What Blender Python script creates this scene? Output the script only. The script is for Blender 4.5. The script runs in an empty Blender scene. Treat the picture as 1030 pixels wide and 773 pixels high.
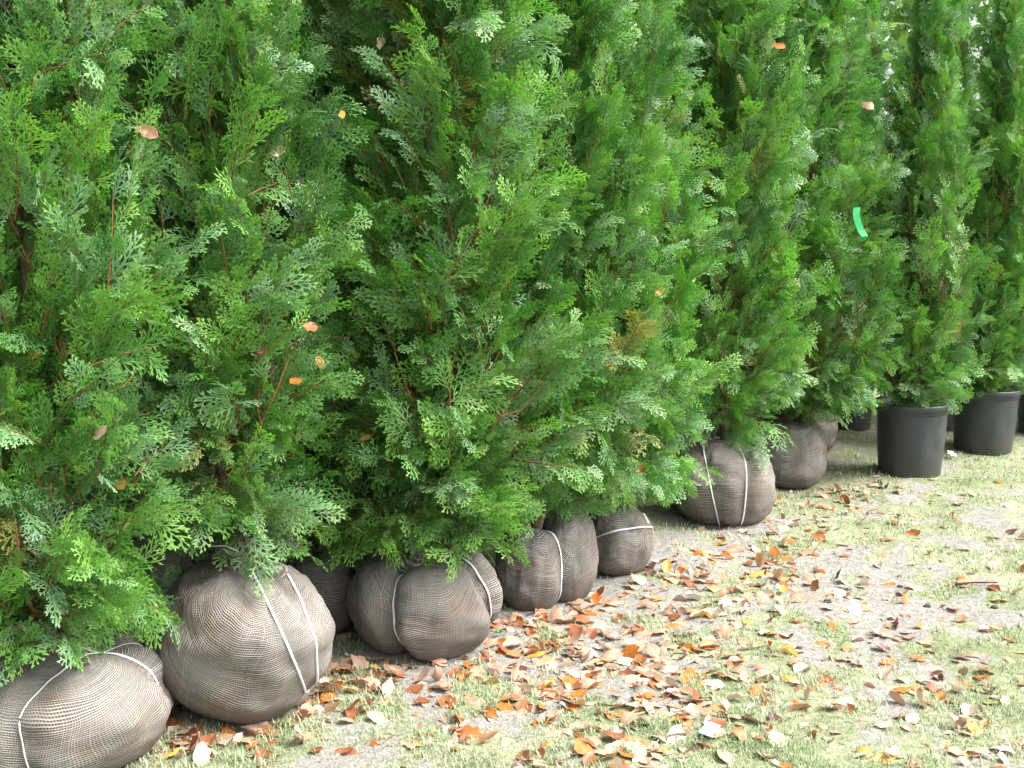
import bpy, math, random
import numpy as np
from mathutils import Vector, Matrix, Euler, noise as mnoise
from mathutils.bvhtree import BVHTree

# ------------------------------------------------------------------ camera, sky, sun, exposure
scene = bpy.context.scene
COL = scene.collection
W0, H0, F = 1030.0, 773.0, 1200.0          # photograph size and focal length in its pixels
CAMZ, PITCH = 1.5, math.radians(8.8)
cam_d = bpy.data.cameras.new('camera'); cam = bpy.data.objects.new('camera', cam_d); COL.objects.link(cam)
cam.location = (0, 0, CAMZ); cam.rotation_euler = (math.pi/2 - PITCH, 0, 0)
cam_d.sensor_width = 36; cam_d.lens = 36*F/W0; cam_d.clip_start = 0.05; cam_d.clip_end = 3000
scene.camera = cam

SUN_EL, SUN_AZ = math.radians(52), math.radians(98)   # azimuth clockwise from +Y (the view) towards +X
world = bpy.data.worlds.new('World'); scene.world = world; world.use_nodes = True
wn, wl = world.node_tree.nodes, world.node_tree.links
wn.clear()
sky = wn.new('ShaderNodeTexSky'); sky.sky_type = 'NISHITA'; sky.sun_disc = False
sky.sun_elevation = SUN_EL; sky.sun_rotation = SUN_AZ; sky.air_density = 1.0; sky.dust_density = 4.0; sky.ozone_density = 1.0
hsv = wn.new('ShaderNodeHueSaturation'); hsv.inputs['Saturation'].default_value = 0.35      # thin even cloud
bg = wn.new('ShaderNodeBackground'); bg.inputs['Strength'].default_value = 0.085
wo = wn.new('ShaderNodeOutputWorld')
wl.new(sky.outputs[0], hsv.inputs['Color']); wl.new(hsv.outputs[0], bg.inputs[0]); wl.new(bg.outputs[0], wo.inputs[0])

sl = bpy.data.lights.new('sun', 'SUN'); sun = bpy.data.objects.new('sun', sl); COL.objects.link(sun)
sl.energy = 1.35; sl.angle = math.radians(40); sl.color = (1.0, 0.965, 0.91)
sdir = Vector((math.sin(SUN_AZ)*math.cos(SUN_EL), math.cos(SUN_AZ)*math.cos(SUN_EL), math.sin(SUN_EL)))
sun.rotation_euler = sdir.to_track_quat('Z', 'Y').to_euler(); sun.location = (4, 0, 8)

vs = scene.view_settings
vs.view_transform = 'Standard'; vs.look = 'None'; vs.gamma = 1.0; vs.use_curve_mapping = False; vs.exposure = 2.6
scene.cycles.use_denoising = True; scene.cycles.use_adaptive_sampling = True; scene.cycles.adaptive_threshold = 0.015; scene.cycles.adaptive_min_samples = 24
scene.cycles.max_bounces = 6; scene.cycles.diffuse_bounces = 3; scene.cycles.transmission_bounces = 3; scene.cycles.caustics_reflective = False; scene.cycles.caustics_refractive = False

# ------------------------------------------------------------------ helpers
rng = np.random.default_rng(7)
random.seed(7)
CAM = np.array([0, 0, CAMZ])
def ray(px, py):
    x, y = (px - W0/2)/F, (H0/2 - py)/F
    c, s = math.cos(PITCH), math.sin(PITCH)
    d = np.array([x, c + y*s, -s + y*c]); return d/np.linalg.norm(d)
def ground_px(px, py, z=0.0):
    d = ray(px, py); t = (z - CAMZ)/d[2]; return CAM + d*t
def at_depth(px, py, depth):
    d = ray(px, py); return CAM + d*(depth/d[1])
def to_px(p):
    c, s = math.cos(PITCH), math.sin(PITCH)
    x, y, z = p[..., 0], p[..., 1], p[..., 2] - CAMZ
    f = y*c - z*s; u = y*s + z*c
    return W0/2 + F*x/f, H0/2 - F*u/f

def _hash(ix, iy, seed):
    h = (ix.astype(np.int64)*374761393 + iy.astype(np.int64)*668265263 + seed*1442695041) & 0xffffffff
    h = ((h ^ (h >> 13))*1274126177) & 0xffffffff
    return ((h ^ (h >> 16)) & 0xffff)/65535.0
def vnoise(x, y, seed=0):
    x = np.asarray(x, float); y = np.asarray(y, float)
    ix, iy = np.floor(x), np.floor(y); fx, fy = x-ix, y-iy
    fx = fx*fx*(3-2*fx); fy = fy*fy*(3-2*fy)
    a, b = _hash(ix, iy, seed), _hash(ix+1, iy, seed); c, d = _hash(ix, iy+1, seed), _hash(ix+1, iy+1, seed)
    return (a*(1-fx)+b*fx)*(1-fy) + (c*(1-fx)+d*fx)*fy
def fbm(x, y, seed=0, oct=4):
    s, a, t = 0.0, 0.5, 0.0
    for i in range(oct):
        s = s + a*vnoise(x*2**i, y*2**i, seed+i*17); t += a; a *= 0.5
    return s/t
def ground_h(x, y):
    return (fbm(np.asarray(x)*1.3, np.asarray(y)*1.3, 3, 3)-0.5)*0.05 + (vnoise(np.asarray(x)*11, np.asarray(y)*11, 5)-0.5)*0.014

def mesh_np(name, verts, faces, mats=(), smooth=False, attrs=None, uv=None, mat_idx=None):
    """verts (n,3); faces: (m,3) or (m,4) array, or a list of such arrays"""
    if isinstance(faces, np.ndarray): faces = [faces]
    faces = [f for f in faces if len(f)]
    me = bpy.data.meshes.new(name)
    loops = np.concatenate([f.reshape(-1) for f in faces]).astype(np.int32)
    sizes = np.concatenate([np.full(len(f), f.shape[1], np.int32) for f in faces])
    starts = np.concatenate([[0], np.cumsum(sizes)[:-1]]).astype(np.int32)
    me.vertices.add(len(verts)); me.vertices.foreach_set('co', np.asarray(verts, np.float32).reshape(-1))
    me.loops.add(len(loops)); me.loops.foreach_set('vertex_index', loops)
    me.polygons.add(len(sizes)); me.polygons.foreach_set('loop_start', starts); me.polygons.foreach_set('loop_total', sizes)
    if mat_idx is not None: me.polygons.foreach_set('material_index', np.asarray(mat_idx, np.int32))
    me.polygons.foreach_set('use_smooth', np.full(len(sizes), bool(smooth)))
    for m in mats: me.materials.append(m)
    if attrs:
        for k, v in attrs.items():
            a = me.attributes.new(k, 'FLOAT', 'POINT'); a.data.foreach_set('value', np.asarray(v, np.float32))
    if uv is not None:
        l = me.uv_layers.new(name='UVMap'); l.data.foreach_set('uv', np.asarray(uv, np.float32)[loops].reshape(-1))
    me.update(calc_edges=True); me.validate()
    return me
def obj(name, me, parent=None, **props):
    o = bpy.data.objects.new(name, me); COL.objects.link(o)
    if parent is not None: o.parent = parent
    for k, v in props.items(): o[k] = v
    return o
def tube_np(pts, rad, n=6, cap=True):
    pts = np.asarray(pts, float); m = len(pts)
    rad = np.broadcast_to(np.asarray(rad, float), (m,))
    tan = np.gradient(pts, axis=0); tan /= np.linalg.norm(tan, axis=1)[:, None]+1e-9
    ref = np.array([0.31, 0.17, 0.93]); a = np.cross(tan, ref); a /= np.linalg.norm(a, axis=1)[:, None]+1e-9
    b = np.cross(tan, a); ang = np.linspace(0, 2*np.pi, n, endpoint=False)
    v = pts[:, None, :] + rad[:, None, None]*(np.cos(ang)[None, :, None]*a[:, None, :] + np.sin(ang)[None, :, None]*b[:, None, :])
    i, j = np.meshgrid(np.arange(m-1), np.arange(n), indexing='ij'); j2 = (j+1) % n
    f = np.stack([i*n+j, i*n+j2, (i+1)*n+j2, (i+1)*n+j], -1).reshape(-1, 4)
    return v.reshape(-1, 3), f

# ------------------------------------------------------------------ materials
def new_mat(name):
    m = bpy.data.materials.new(name); m.use_nodes = True
    nt = m.node_tree; nt.nodes.clear()
    out = nt.nodes.new('ShaderNodeOutputMaterial'); p = nt.nodes.new('ShaderNodeBsdfPrincipled')
    nt.links.new(p.outputs[0], out.inputs[0])
    return m, nt, p, out
class NT:
    def __init__(s, nt): s.nt = nt
    def n(s, t, **kw):
        x = s.nt.nodes.new(t)
        for k, v in kw.items(): setattr(x, k, v)
        return x
    def link(s, a, b): s.nt.links.new(a, b)
    def val(s, sock, v):
        if hasattr(v, 'is_output') or hasattr(v, 'links'): s.link(v, sock)
        else: sock.default_value = v
    def math(s, op, a, b=0.0, c=0.0, clamp=False):
        x = s.n('ShaderNodeMath', operation=op); x.use_clamp = clamp
        for i, v in enumerate((a, b, c)): s.val(x.inputs[i], v)
        return x.outputs[0]
    def noise(s, scale, vec=None, detail=3, rough=0.55):
        x = s.n('ShaderNodeTexNoise'); x.inputs['Scale'].default_value = scale; x.inputs['Detail'].default_value = detail; x.inputs['Roughness'].default_value = rough
        if vec is not None: s.link(vec, x.inputs['Vector'])
        return x.outputs['Fac']
    def attr(s, name): return s.n('ShaderNodeAttribute', attribute_name=name).outputs['Fac']
    def ramp(s, fac, stops):
        x = s.n('ShaderNodeValToRGB'); e = x.color_ramp.elements
        while len(e) < len(stops): e.new(0.5)
        for el, (p, c) in zip(e, stops): el.position = p; el.color = (*c, 1) if len(c) == 3 else c
        s.val(x.inputs[0], fac); return x.outputs[0]
    def mix(s, fac, a, b, mode='MIX'):
        x = s.n('ShaderNodeMix', data_type='RGBA', blend_type=mode); s.val(x.inputs[0], fac)
        for k, v in ((6, a), (7, b)):
            s.val(x.inputs[k], (*v, 1) if isinstance(v, tuple) and len(v) == 3 else v)
        return x.outputs[2]
    def bump(s, h, strength, dist):
        x = s.n('ShaderNodeBump'); x.inputs['Strength'].default_value = strength; x.inputs['Distance'].default_value = dist
        s.link(h, x.inputs['Height']); return x.outputs[0]

def mat_foliage(name, cols, rough=0.5, trans=0.25):
    m, nt, p, out = new_mat(name); g = NT(nt)
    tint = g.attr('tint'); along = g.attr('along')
    base = g.ramp(tint, cols)
    info = g.n('ShaderNodeObjectInfo')
    tone = g.math('MULTIPLY_ADD', info.outputs['Random'], 0.40, 0.88)
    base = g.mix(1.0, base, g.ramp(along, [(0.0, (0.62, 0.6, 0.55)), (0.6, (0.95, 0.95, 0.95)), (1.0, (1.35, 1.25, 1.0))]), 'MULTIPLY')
    hs = g.n('ShaderNodeHueSaturation'); g.link(base, hs.inputs['Color']); g.link(tone, hs.inputs['Value'])
    geo = g.n('ShaderNodeNewGeometry')
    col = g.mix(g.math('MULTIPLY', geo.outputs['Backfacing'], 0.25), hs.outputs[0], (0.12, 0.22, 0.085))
    g.link(col, p.inputs['Base Color']); p.inputs['Roughness'].default_value = rough; p.inputs['Specular IOR Level'].default_value = 0.45
    tr = g.n('ShaderNodeBsdfTranslucent'); g.link(g.mix(1.0, col, (1.15, 1.5, 0.7), 'MULTIPLY'), tr.inputs[0])
    mx = g.n('ShaderNodeMixShader'); mx.inputs[0].default_value = trans
    g.link(p.outputs[0], mx.inputs[1]); g.link(tr.outputs[0], mx.inputs[2]); g.link(mx.outputs[0], out.inputs[0])
    return m
GREENS = [(0.0, (0.026, 0.085, 0.024)), (0.25, (0.054, 0.160, 0.034)), (0.5, (0.098, 0.250, 0.046)), (0.70, (0.165, 0.335, 0.060)), (0.82, (0.150, 0.290, 0.140)), (0.93, (0.175, 0.300, 0.190)), (0.955, (0.24, 0.31, 0.075)), (1.0, (0.29, 0.13, 0.05))]
M_FOL = mat_foliage('thuja_foliage', GREENS)

def mat_simple(name, col, rough=0.7, var=0.25, scale=30, bump=0.0, spec=0.4, obj_space=True):
    m, nt, p, out = new_mat(name); g = NT(nt)
    tc = g.n('ShaderNodeTexCoord'); v = tc.outputs['Object']
    n = g.noise(scale, v, 4)
    lo = tuple(c*(1-var) for c in col); hi = tuple(c*(1+var) for c in col)
    g.link(g.ramp(n, [(0.3, lo), (0.7, hi)]), p.inputs['Base Color'])
    p.inputs['Roughness'].default_value = rough; p.inputs['Specular IOR Level'].default_value = spec
    if bump: g.link(g.bump(n, 0.6, bump), p.inputs['Normal'])
    return m
M_BARK = mat_simple('thuja_bark', (0.10, 0.062, 0.042), 0.85, 0.45, 60, 0.004)
M_TWIG = mat_simple('thuja_twig', (0.27, 0.115, 0.05), 0.7, 0.4, 40, 0.001)
M_DEAD = mat_simple('dry_twig', (0.30, 0.25, 0.20), 0.85, 0.3, 50, 0.001)
M_STRAP = mat_simple('white_strap', (0.80, 0.81, 0.82), 0.45, 0.12, 60, 0.0008)
def mat_pot():
    m, nt, p, out = new_mat('pot_plastic'); g = NT(nt)
    tc = g.n('ShaderNodeTexCoord').outputs['Object']
    mp = g.n('ShaderNodeMapping'); mp.inputs['Scale'].default_value = (1, 1, 0.35); g.link(tc, mp.inputs['Vector'])
    n, d = g.noise(14, mp.outputs[0], 6, 0.65), g.noise(4, tc, 4)
    sep = g.n('ShaderNodeSeparateXYZ'); g.link(tc, sep.inputs[0])
    dust = g.math('MULTIPLY', g.math('SUBTRACT', g.math('ADD', n, d), 0.95, clamp=True), 1.6, clamp=True)
    splash = g.math('MULTIPLY', g.math('SUBTRACT', 0.55, g.math('MULTIPLY', sep.outputs[2], 5.0), clamp=True), g.math('MULTIPLY', n, 1.4), clamp=True)
    col = g.mix(dust, (0.030, 0.034, 0.039), (0.085, 0.085, 0.082))
    col = g.mix(splash, col, (0.13, 0.11, 0.09))
    g.link(col, p.inputs['Base Color']); g.link(g.math('MULTIPLY_ADD', dust, 0.3, 0.42), p.inputs['Roughness'])
    g.link(g.bump(n, 0.3, 0.001), p.inputs['Normal'])
    return m
M_POT = mat_pot()
M_SOIL = mat_simple('potting_soil', (0.075, 0.055, 0.042), 0.95, 0.6, 55, 0.006, 0.2)
M_CLOD = mat_simple('soil_clod', (0.055, 0.047, 0.042), 0.95, 0.4, 45, 0.004, 0.2)
M_RIBBON = mat_simple('green_plastic', (0.012, 0.27, 0.075), 0.35, 0.15, 40)
M_TEAL = mat_simple('teal_plastic', (0.22, 0.42, 0.34), 0.3, 0.15, 60)
M_TAG = mat_simple('pale_tag', (0.72, 0.70, 0.58), 0.5, 0.1, 50)
M_FRAY = mat_simple('frayed_jute', (0.40, 0.36, 0.30), 0.95, 0.3, 60)

def mat_burlap():
    m, nt, p, out = new_mat('burlap'); g = NT(nt)
    uv = g.n('ShaderNodeUVMap', uv_map='UVMap').outputs[0]
    tc = g.n('ShaderNodeTexCoord').outputs['Object']
    sep = g.n('ShaderNodeSeparateXYZ'); g.link(uv, sep.inputs[0])
    wob = g.n('ShaderNodeTexNoise'); wob.inputs['Scale'].default_value = 7; wob.inputs['Detail'].default_value = 3; g.link(uv, wob.inputs['Vector'])
    sw = g.n('ShaderNodeSeparateColor'); g.link(wob.outputs['Color'], sw.inputs[0])
    u = g.math('MULTIPLY_ADD', g.math('SUBTRACT', sw.outputs[0], 0.5), 0.014, sep.outputs[0])
    v = g.math('MULTIPLY_ADD', g.math('SUBTRACT', sw.outputs[1], 0.5), 0.014, sep.outputs[1])
    pu, pv = math.pi/0.0066, math.pi/0.0060
    tu = g.math('ABSOLUTE', g.math('SINE', g.math('MULTIPLY', u, pu)))
    tv = g.math('ABSOLUTE', g.math('SINE', g.math('MULTIPLY', v, pv)))
    # threads differ in thickness and brightness one from the next
    def streak(a, sa, b, sb):
        c = g.n('ShaderNodeCombineXYZ'); g.link(g.math('MULTIPLY', a, sa), c.inputs[0]); g.link(g.math('MULTIPLY', b, sb), c.inputs[1])
        return g.noise(1.0, c.outputs[0], 2, 0.6)
    su, sv = streak(u, 150, v, 5), streak(v, 150, u, 5)
    hu = g.math('MULTIPLY', g.math('POWER', tu, 1.6), g.math('MULTIPLY_ADD', su, 1.35, 0.0))
    hv = g.math('MULTIPLY', g.math('POWER', tv, 1.6), g.math('MULTIPLY_ADD', sv, 1.85, 0.05))
    h = g.math('MAXIMUM', hu, hv)
    col = g.ramp(h, [(0.12, (0.034, 0.028, 0.024)), (0.42, (0.122, 0.107, 0.094)), (0.72, (0.235, 0.215, 0.194)), (1.0, (0.44, 0.42, 0.39))])
    st = g.noise(5.0, tc, 5, 0.6)
    col = g.mix(g.ramp(st, [(0.40, (0, 0, 0)), (0.62, (1, 1, 1))]), col, g.mix(1.0, col, (0.68, 0.59, 0.52), 'MULTIPLY'))
    wear = g.noise(3.0, tc, 3)
    col = g.mix(g.ramp(wear, [(0.45, (0, 0, 0)), (0.75, (0.35, 0.35, 0.35))]), col, (0.27, 0.255, 0.235))
    fade = g.noise(7.0, tc, 4, 0.6)
    col = g.mix(g.ramp(fade, [(0.40, (0, 0, 0)), (0.66, (0.6, 0.6, 0.6))]), col, (0.190, 0.177, 0.162))
    mud = g.attr('mud')
    col = g.mix(g.math('MULTIPLY', mud, 0.75), col, g.mix(1.0, col, (0.55, 0.42, 0.33), 'MULTIPLY'))
    g.link(col, p.inputs['Base Color']); p.inputs['Roughness'].default_value = 0.92; p.inputs['Specular IOR Level'].default_value = 0.15
    g.link(g.bump(h, 0.8, 0.004), p.inputs['Normal'])
    return m
M_BURLAP = mat_burlap()

def mat_leaf(name, c1, c2, rough=0.42):
    m, nt, p, out = new_mat(name); g = NT(nt)
    uv = g.n('ShaderNodeUVMap', uv_map='UVMap').outputs[0]
    sep = g.n('ShaderNodeSeparateXYZ'); g.link(uv, sep.inputs[0])
    tc = g.n('ShaderNodeTexCoord').outputs['Object']
    info = g.n('ShaderNodeObjectInfo').outputs['Random']
    n = g.noise(28, tc, 4)
    fac = g.math('ADD', g.math('MULTIPLY', n, 0.75), g.math('MULTIPLY', info, 0.3))
    col = g.ramp(fac, [(0.3, c1), (0.75, c2)])
    rib = g.math('LESS_THAN', g.math('ABSOLUTE', sep.outputs[0]), 0.045)
    vein = g.math('SINE', g.math('MULTIPLY', g.math('SUBTRACT', sep.outputs[1], g.math('MULTIPLY', g.math('ABSOLUTE', sep.outputs[0]), 0.35)), 55.0))
    col = g.mix(g.math('MULTIPLY', rib, 0.5), col, tuple(min(1, c*1.7) for c in c2))
    spots = g.math('GREATER_THAN', g.noise(60, tc, 2), 0.68)
    col = g.mix(g.math('MULTIPLY', spots, 0.45), col, tuple(c*0.3 for c in c1))
    geo = g.n('ShaderNodeNewGeometry')
    col = g.mix(g.math('MULTIPLY', geo.outputs['Backfacing'], 0.45), col, (0.46, 0.34, 0.25))
    g.link(col, p.inputs['Base Color']); p.inputs['Roughness'].default_value = rough; p.inputs['Specular IOR Level'].default_value = 0.6
    g.link(g.bump(vein, 0.15, 0.0010), p.inputs['Normal'])
    tr = g.n('ShaderNodeBsdfTranslucent'); g.link(col, tr.inputs[0])
    mx = g.n('ShaderNodeMixShader'); mx.inputs[0].default_value = 0.18
    g.link(p.outputs[0], mx.inputs[1]); g.link(tr.outputs[0], mx.inputs[2]); g.link(mx.outputs[0], out.inputs[0])
    return m
LEAFCOL = {
    'orange': mat_leaf('leaf_orange', (0.33, 0.10, 0.02), (0.50, 0.19, 0.04)),
    'rust brown': mat_leaf('leaf_rust', (0.17, 0.055, 0.022), (0.31, 0.115, 0.045)),
    'ochre yellow': mat_leaf('leaf_ochre', (0.45, 0.24, 0.045), (0.60, 0.39, 0.09)),
    'pinkish tan': mat_leaf('leaf_tan', (0.37, 0.215, 0.135), (0.52, 0.35, 0.245), 0.36),  # tan leaf with pale sky glare mixed into its base colour
    'glare-pale beige': mat_leaf('leaf_beige', (0.48, 0.38, 0.28), (0.62, 0.53, 0.43), 0.38),  # beige leaf, lightened in the colour to stand for strong sky glare
    'dark brown': mat_leaf('leaf_dark', (0.085, 0.045, 0.032), (0.16, 0.09, 0.06)),
}

# ------------------------------------------------------------------ ground
SOILPX = [(610,625,.32),(665,608,.32),(700,692,.17),(400,708,.10),(760,600,.36),(850,577,.42),(935,556,.45),(965,600,.38),(1015,520,.45),(560,650,.26),(345,648,.2),(880,625,.25),(420,690,.1),(590,600,.3),(700,560,.2)]
SOILG = [(ground_px(a, b)[:2], r) for a, b, r in SOILPX]
# root balls and pots: xl, xr, ytop, ybase in the photograph
BALLS = {
    'b1': (-66, 178, 640, 792), 'b2': (146, 322, 562, 730), 'b3': (288, 366, 548, 640), 'b4': (351, 508, 541, 665),
    'b5': (498, 571, 516, 611), 'b6': (538, 602, 502, 604), 'b7': (586, 656, 498, 578), 'b8': (672, 781, 437, 529),
    'b9': (755, 829, 413, 489), 'b10': (775, 841, 402, 458),
}
def ball_geom(k):
    xl, xr, yt, yb = BALLS[k]; xm = (xl+xr)/2
    g = ground_px(xm, yb); d = g[1]
    for _ in range(4):
        R = (xr-xl)/2/F*(d + 0)*1.0
        d = g[1] + 0.62*R
    c = at_depth(xm, yb, d); t = at_depth(xm, yt, d+0.1*R)
    return np.array([c[0], d]), R, max(0.2, t[2])
BG = {k: ball_geom(k) for k in BALLS}

def soil_mask(x, y):
    s = np.zeros_like(np.asarray(x, float))
    for (c, r) in SOILG: s = s + np.exp(-(((x-c[0])**2 + ((y-c[1])*0.55)**2)/r**2))*0.5
    for k, (c, R, Hh) in BG.items(): s = s + np.exp(-(((x-c[0])**2 + (y-c[1])**2)/(R*1.25)**2)**2)*0.9
    n = fbm(np.asarray(x)*2.6, np.asarray(y)*2.6, 21, 5)
    n2 = fbm(np.asarray(x)*8, np.asarray(y)*8, 33, 4)
    return np.clip(np.minimum(s, 1.0) *0.85 + (n-0.5)*1.7 + (n2-0.5)*2.6 - 0.10, 0, 1)

def graded(a, b, c, d, step):
    core = np.arange(b, c+step/2, step)
    lo = b - np.geomspace(step, b-a, 26)[::-1]; hi = c + np.geomspace(step, d-c, 26)
    return np.concatenate([lo, core, hi])
gx = graded(-900, -2.6, 5.2, 900, 0.04); gy = graded(-600, 2.2, 10.0, 1500, 0.04)
X, Y = np.meshgrid(gx, gy, indexing='ij')
Z = ground_h(X, Y)*np.clip(1.6-np.hypot(X-1.3, Y-6)/12, 0, 1)
V = np.stack([X, Y, Z], -1).reshape(-1, 3)
ni, nj = X.shape; i, j = np.meshgrid(np.arange(ni-1), np.arange(nj-1), indexing='ij')
Fq = np.stack([i*nj+j, (i+1)*nj+j, (i+1)*nj+j+1, i*nj+j+1], -1).reshape(-1, 4)
def mat_ground():
    m, nt, p, out = new_mat('lawn_ground'); g = NT(nt)
    tc = g.n('ShaderNodeTexCoord').outputs['Object']
    soil = g.attr('soil')
    n1, n2, n3 = g.noise(3.0, tc, 5), g.noise(38, tc, 6, 0.7), g.noise(140, tc, 4, 0.7)
    grass = g.ramp(g.math('ADD', g.math('MULTIPLY', n1, 0.45), g.math('MULTIPLY', n2, 0.55)), [(0.36, (0.13, 0.16, 0.075)), (0.5, (0.235, 0.26, 0.145)), (0.64, (0.38, 0.375, 0.265))])
    earth = g.ramp(g.math('ADD', g.math('MULTIPLY', n2, 0.55), g.math('MULTIPLY', n3, 0.45)), [(0.36, (0.14, 0.128, 0.113)), (0.5, (0.27, 0.254, 0.230)), (0.66, (0.40, 0.385, 0.355))])
    fac = g.math('ADD', soil, g.math('MULTIPLY', g.math('SUBTRACT', n2, 0.5), 1.3), clamp=True)
    fac = g.ramp(fac, [(0.3, (0, 0, 0)), (0.62, (1, 1, 1))])
    col = g.mix(fac, grass, earth)
    bits = g.n('ShaderNodeTexVoronoi'); bits.inputs['Scale'].default_value = 70; g.link(tc, bits.inputs['Vector'])
    pick = g.math('GREATER_THAN', g.noise(23, tc, 2), 0.6)
    b = g.math('MULTIPLY', g.math('LESS_THAN', bits.outputs['Distance'], 0.2), pick)
    sc = g.n('ShaderNodeSeparateColor'); g.link(bits.outputs['Color'], sc.inputs[0])
    col = g.mix(g.math('MULTIPLY', b, 0.8), col, g.ramp(sc.outputs[0], [(0.0, (0.07, 0.05, 0.035)), (0.5, (0.28, 0.17, 0.09)), (1.0, (0.5, 0.42, 0.32))]))
    g.link(col, p.inputs['Base Color']); p.inputs['Roughness'].default_value = 0.95; p.inputs['Specular IOR Level'].default_value = 0.2
    g.link(g.bump(g.math('ADD', n2, g.math('MULTIPLY', n3, 0.5)), 0.9, 0.018), p.inputs['Normal'])
    return m
gme = mesh_np('ground', V, Fq, [mat_ground()], True, {'soil': soil_mask(V[:, 0], V[:, 1])})
obj('ground', gme, kind='structure', label='patchy pale lawn with worn grey earth in front of the hedge')

# grass: short thin blades, one uncountable mass
def build_grass(n=240000):
    # density falls with distance; sampled where the view goes
    px = rng.uniform(-120, 1150, n); py = 425 + (1-rng.uniform(0, 1, n)**0.8)*420
    c, s = math.cos(PITCH), math.sin(PITCH)
    dx, dy = (px-W0/2)/F, (H0/2-py)/F
    ddy = c + dy*s; ddz = -s + dy*c; t = -CAMZ/ddz
    x, y = dx*t, ddy*t
    x = x + rng.normal(0, 0.02, n); y = y + rng.normal(0, 0.02, n)
    clump = fbm(x*9, y*9, 44, 3); sm = soil_mask(x, y)
    keep = (y < 12) & (rng.uniform(0, 1, n) > 0.45*np.clip((px-560)/350, 0, 1)) & (rng.uniform(0, 1, n) < np.clip((1.08 - sm*1.25), 0.16, 1)*np.clip((clump-0.28)*4.2, 0.12, 1))
    x, y, clump, sm = x[keep], y[keep], clump[keep], sm[keep]; m = len(x)
    z = ground_h(x, y)
    ln = rng.uniform(0.010, 0.034, m)*np.clip(0.55+clump*0.9, .5, 1.3)*(1-0.4*sm)
    tall = rng.uniform(0, 1, m) < 0.015; ln[tall] *= 1.9
    az = rng.uniform(0, 2*np.pi, m); lean = rng.uniform(0.35, 1.35, m)
    d1 = np.stack([np.cos(az)*np.sin(lean*0.6), np.sin(az)*np.sin(lean*0.6), np.cos(lean*0.6)], -1)
    d2 = np.stack([np.cos(az)*np.sin(lean*1.25), np.sin(az)*np.sin(lean*1.25), np.cos(lean*1.25)], -1)
    side = np.stack([-np.sin(az), np.cos(az), np.zeros(m)], -1)
    w = (rng.uniform(0.0009, 0.0018, m)*np.clip(y/4.5, .85, 1.8))[:, None]
    b = np.stack([x, y, z-0.003], -1)
    mid = b + d1*(ln*0.55)[:, None]; tip = mid + d2*(ln*0.55)[:, None]
    vv = np.stack([b-side*w, b+side*w, mid+side*w*0.8, mid-side*w*0.8, tip], 1).reshape(-1, 3)
    k = np.arange(m)*5
    q = np.stack([k, k+1, k+2, k+3], -1); tr = np.stack([k+3, k+2, k+4], -1)
    tint = np.repeat(np.clip(rng.normal(0.55, 0.22, m) + (fbm(x*2, y*2, 60, 3)-0.5)*0.9 + sm*0.25, 0, 1), 5)
    mm, nt, p, out = new_mat('grass_blades'); g = NT(nt)
    g.link(g.ramp(g.attr('tint'), [(0.1, (0.11, 0.20, 0.065)), (0.4, (0.20, 0.285, 0.125)), (0.65, (0.31, 0.35, 0.21)), (0.95, (0.47, 0.445, 0.34))]), p.inputs['Base Color'])
    p.inputs['Roughness'].default_value = 0.5
    o = obj('grass', mesh_np('grass', vv, [q, tr], [mm], False, {'tint': tint}), kind='stuff', label='short patchy grass with straw-coloured blades')
build_grass()

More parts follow.
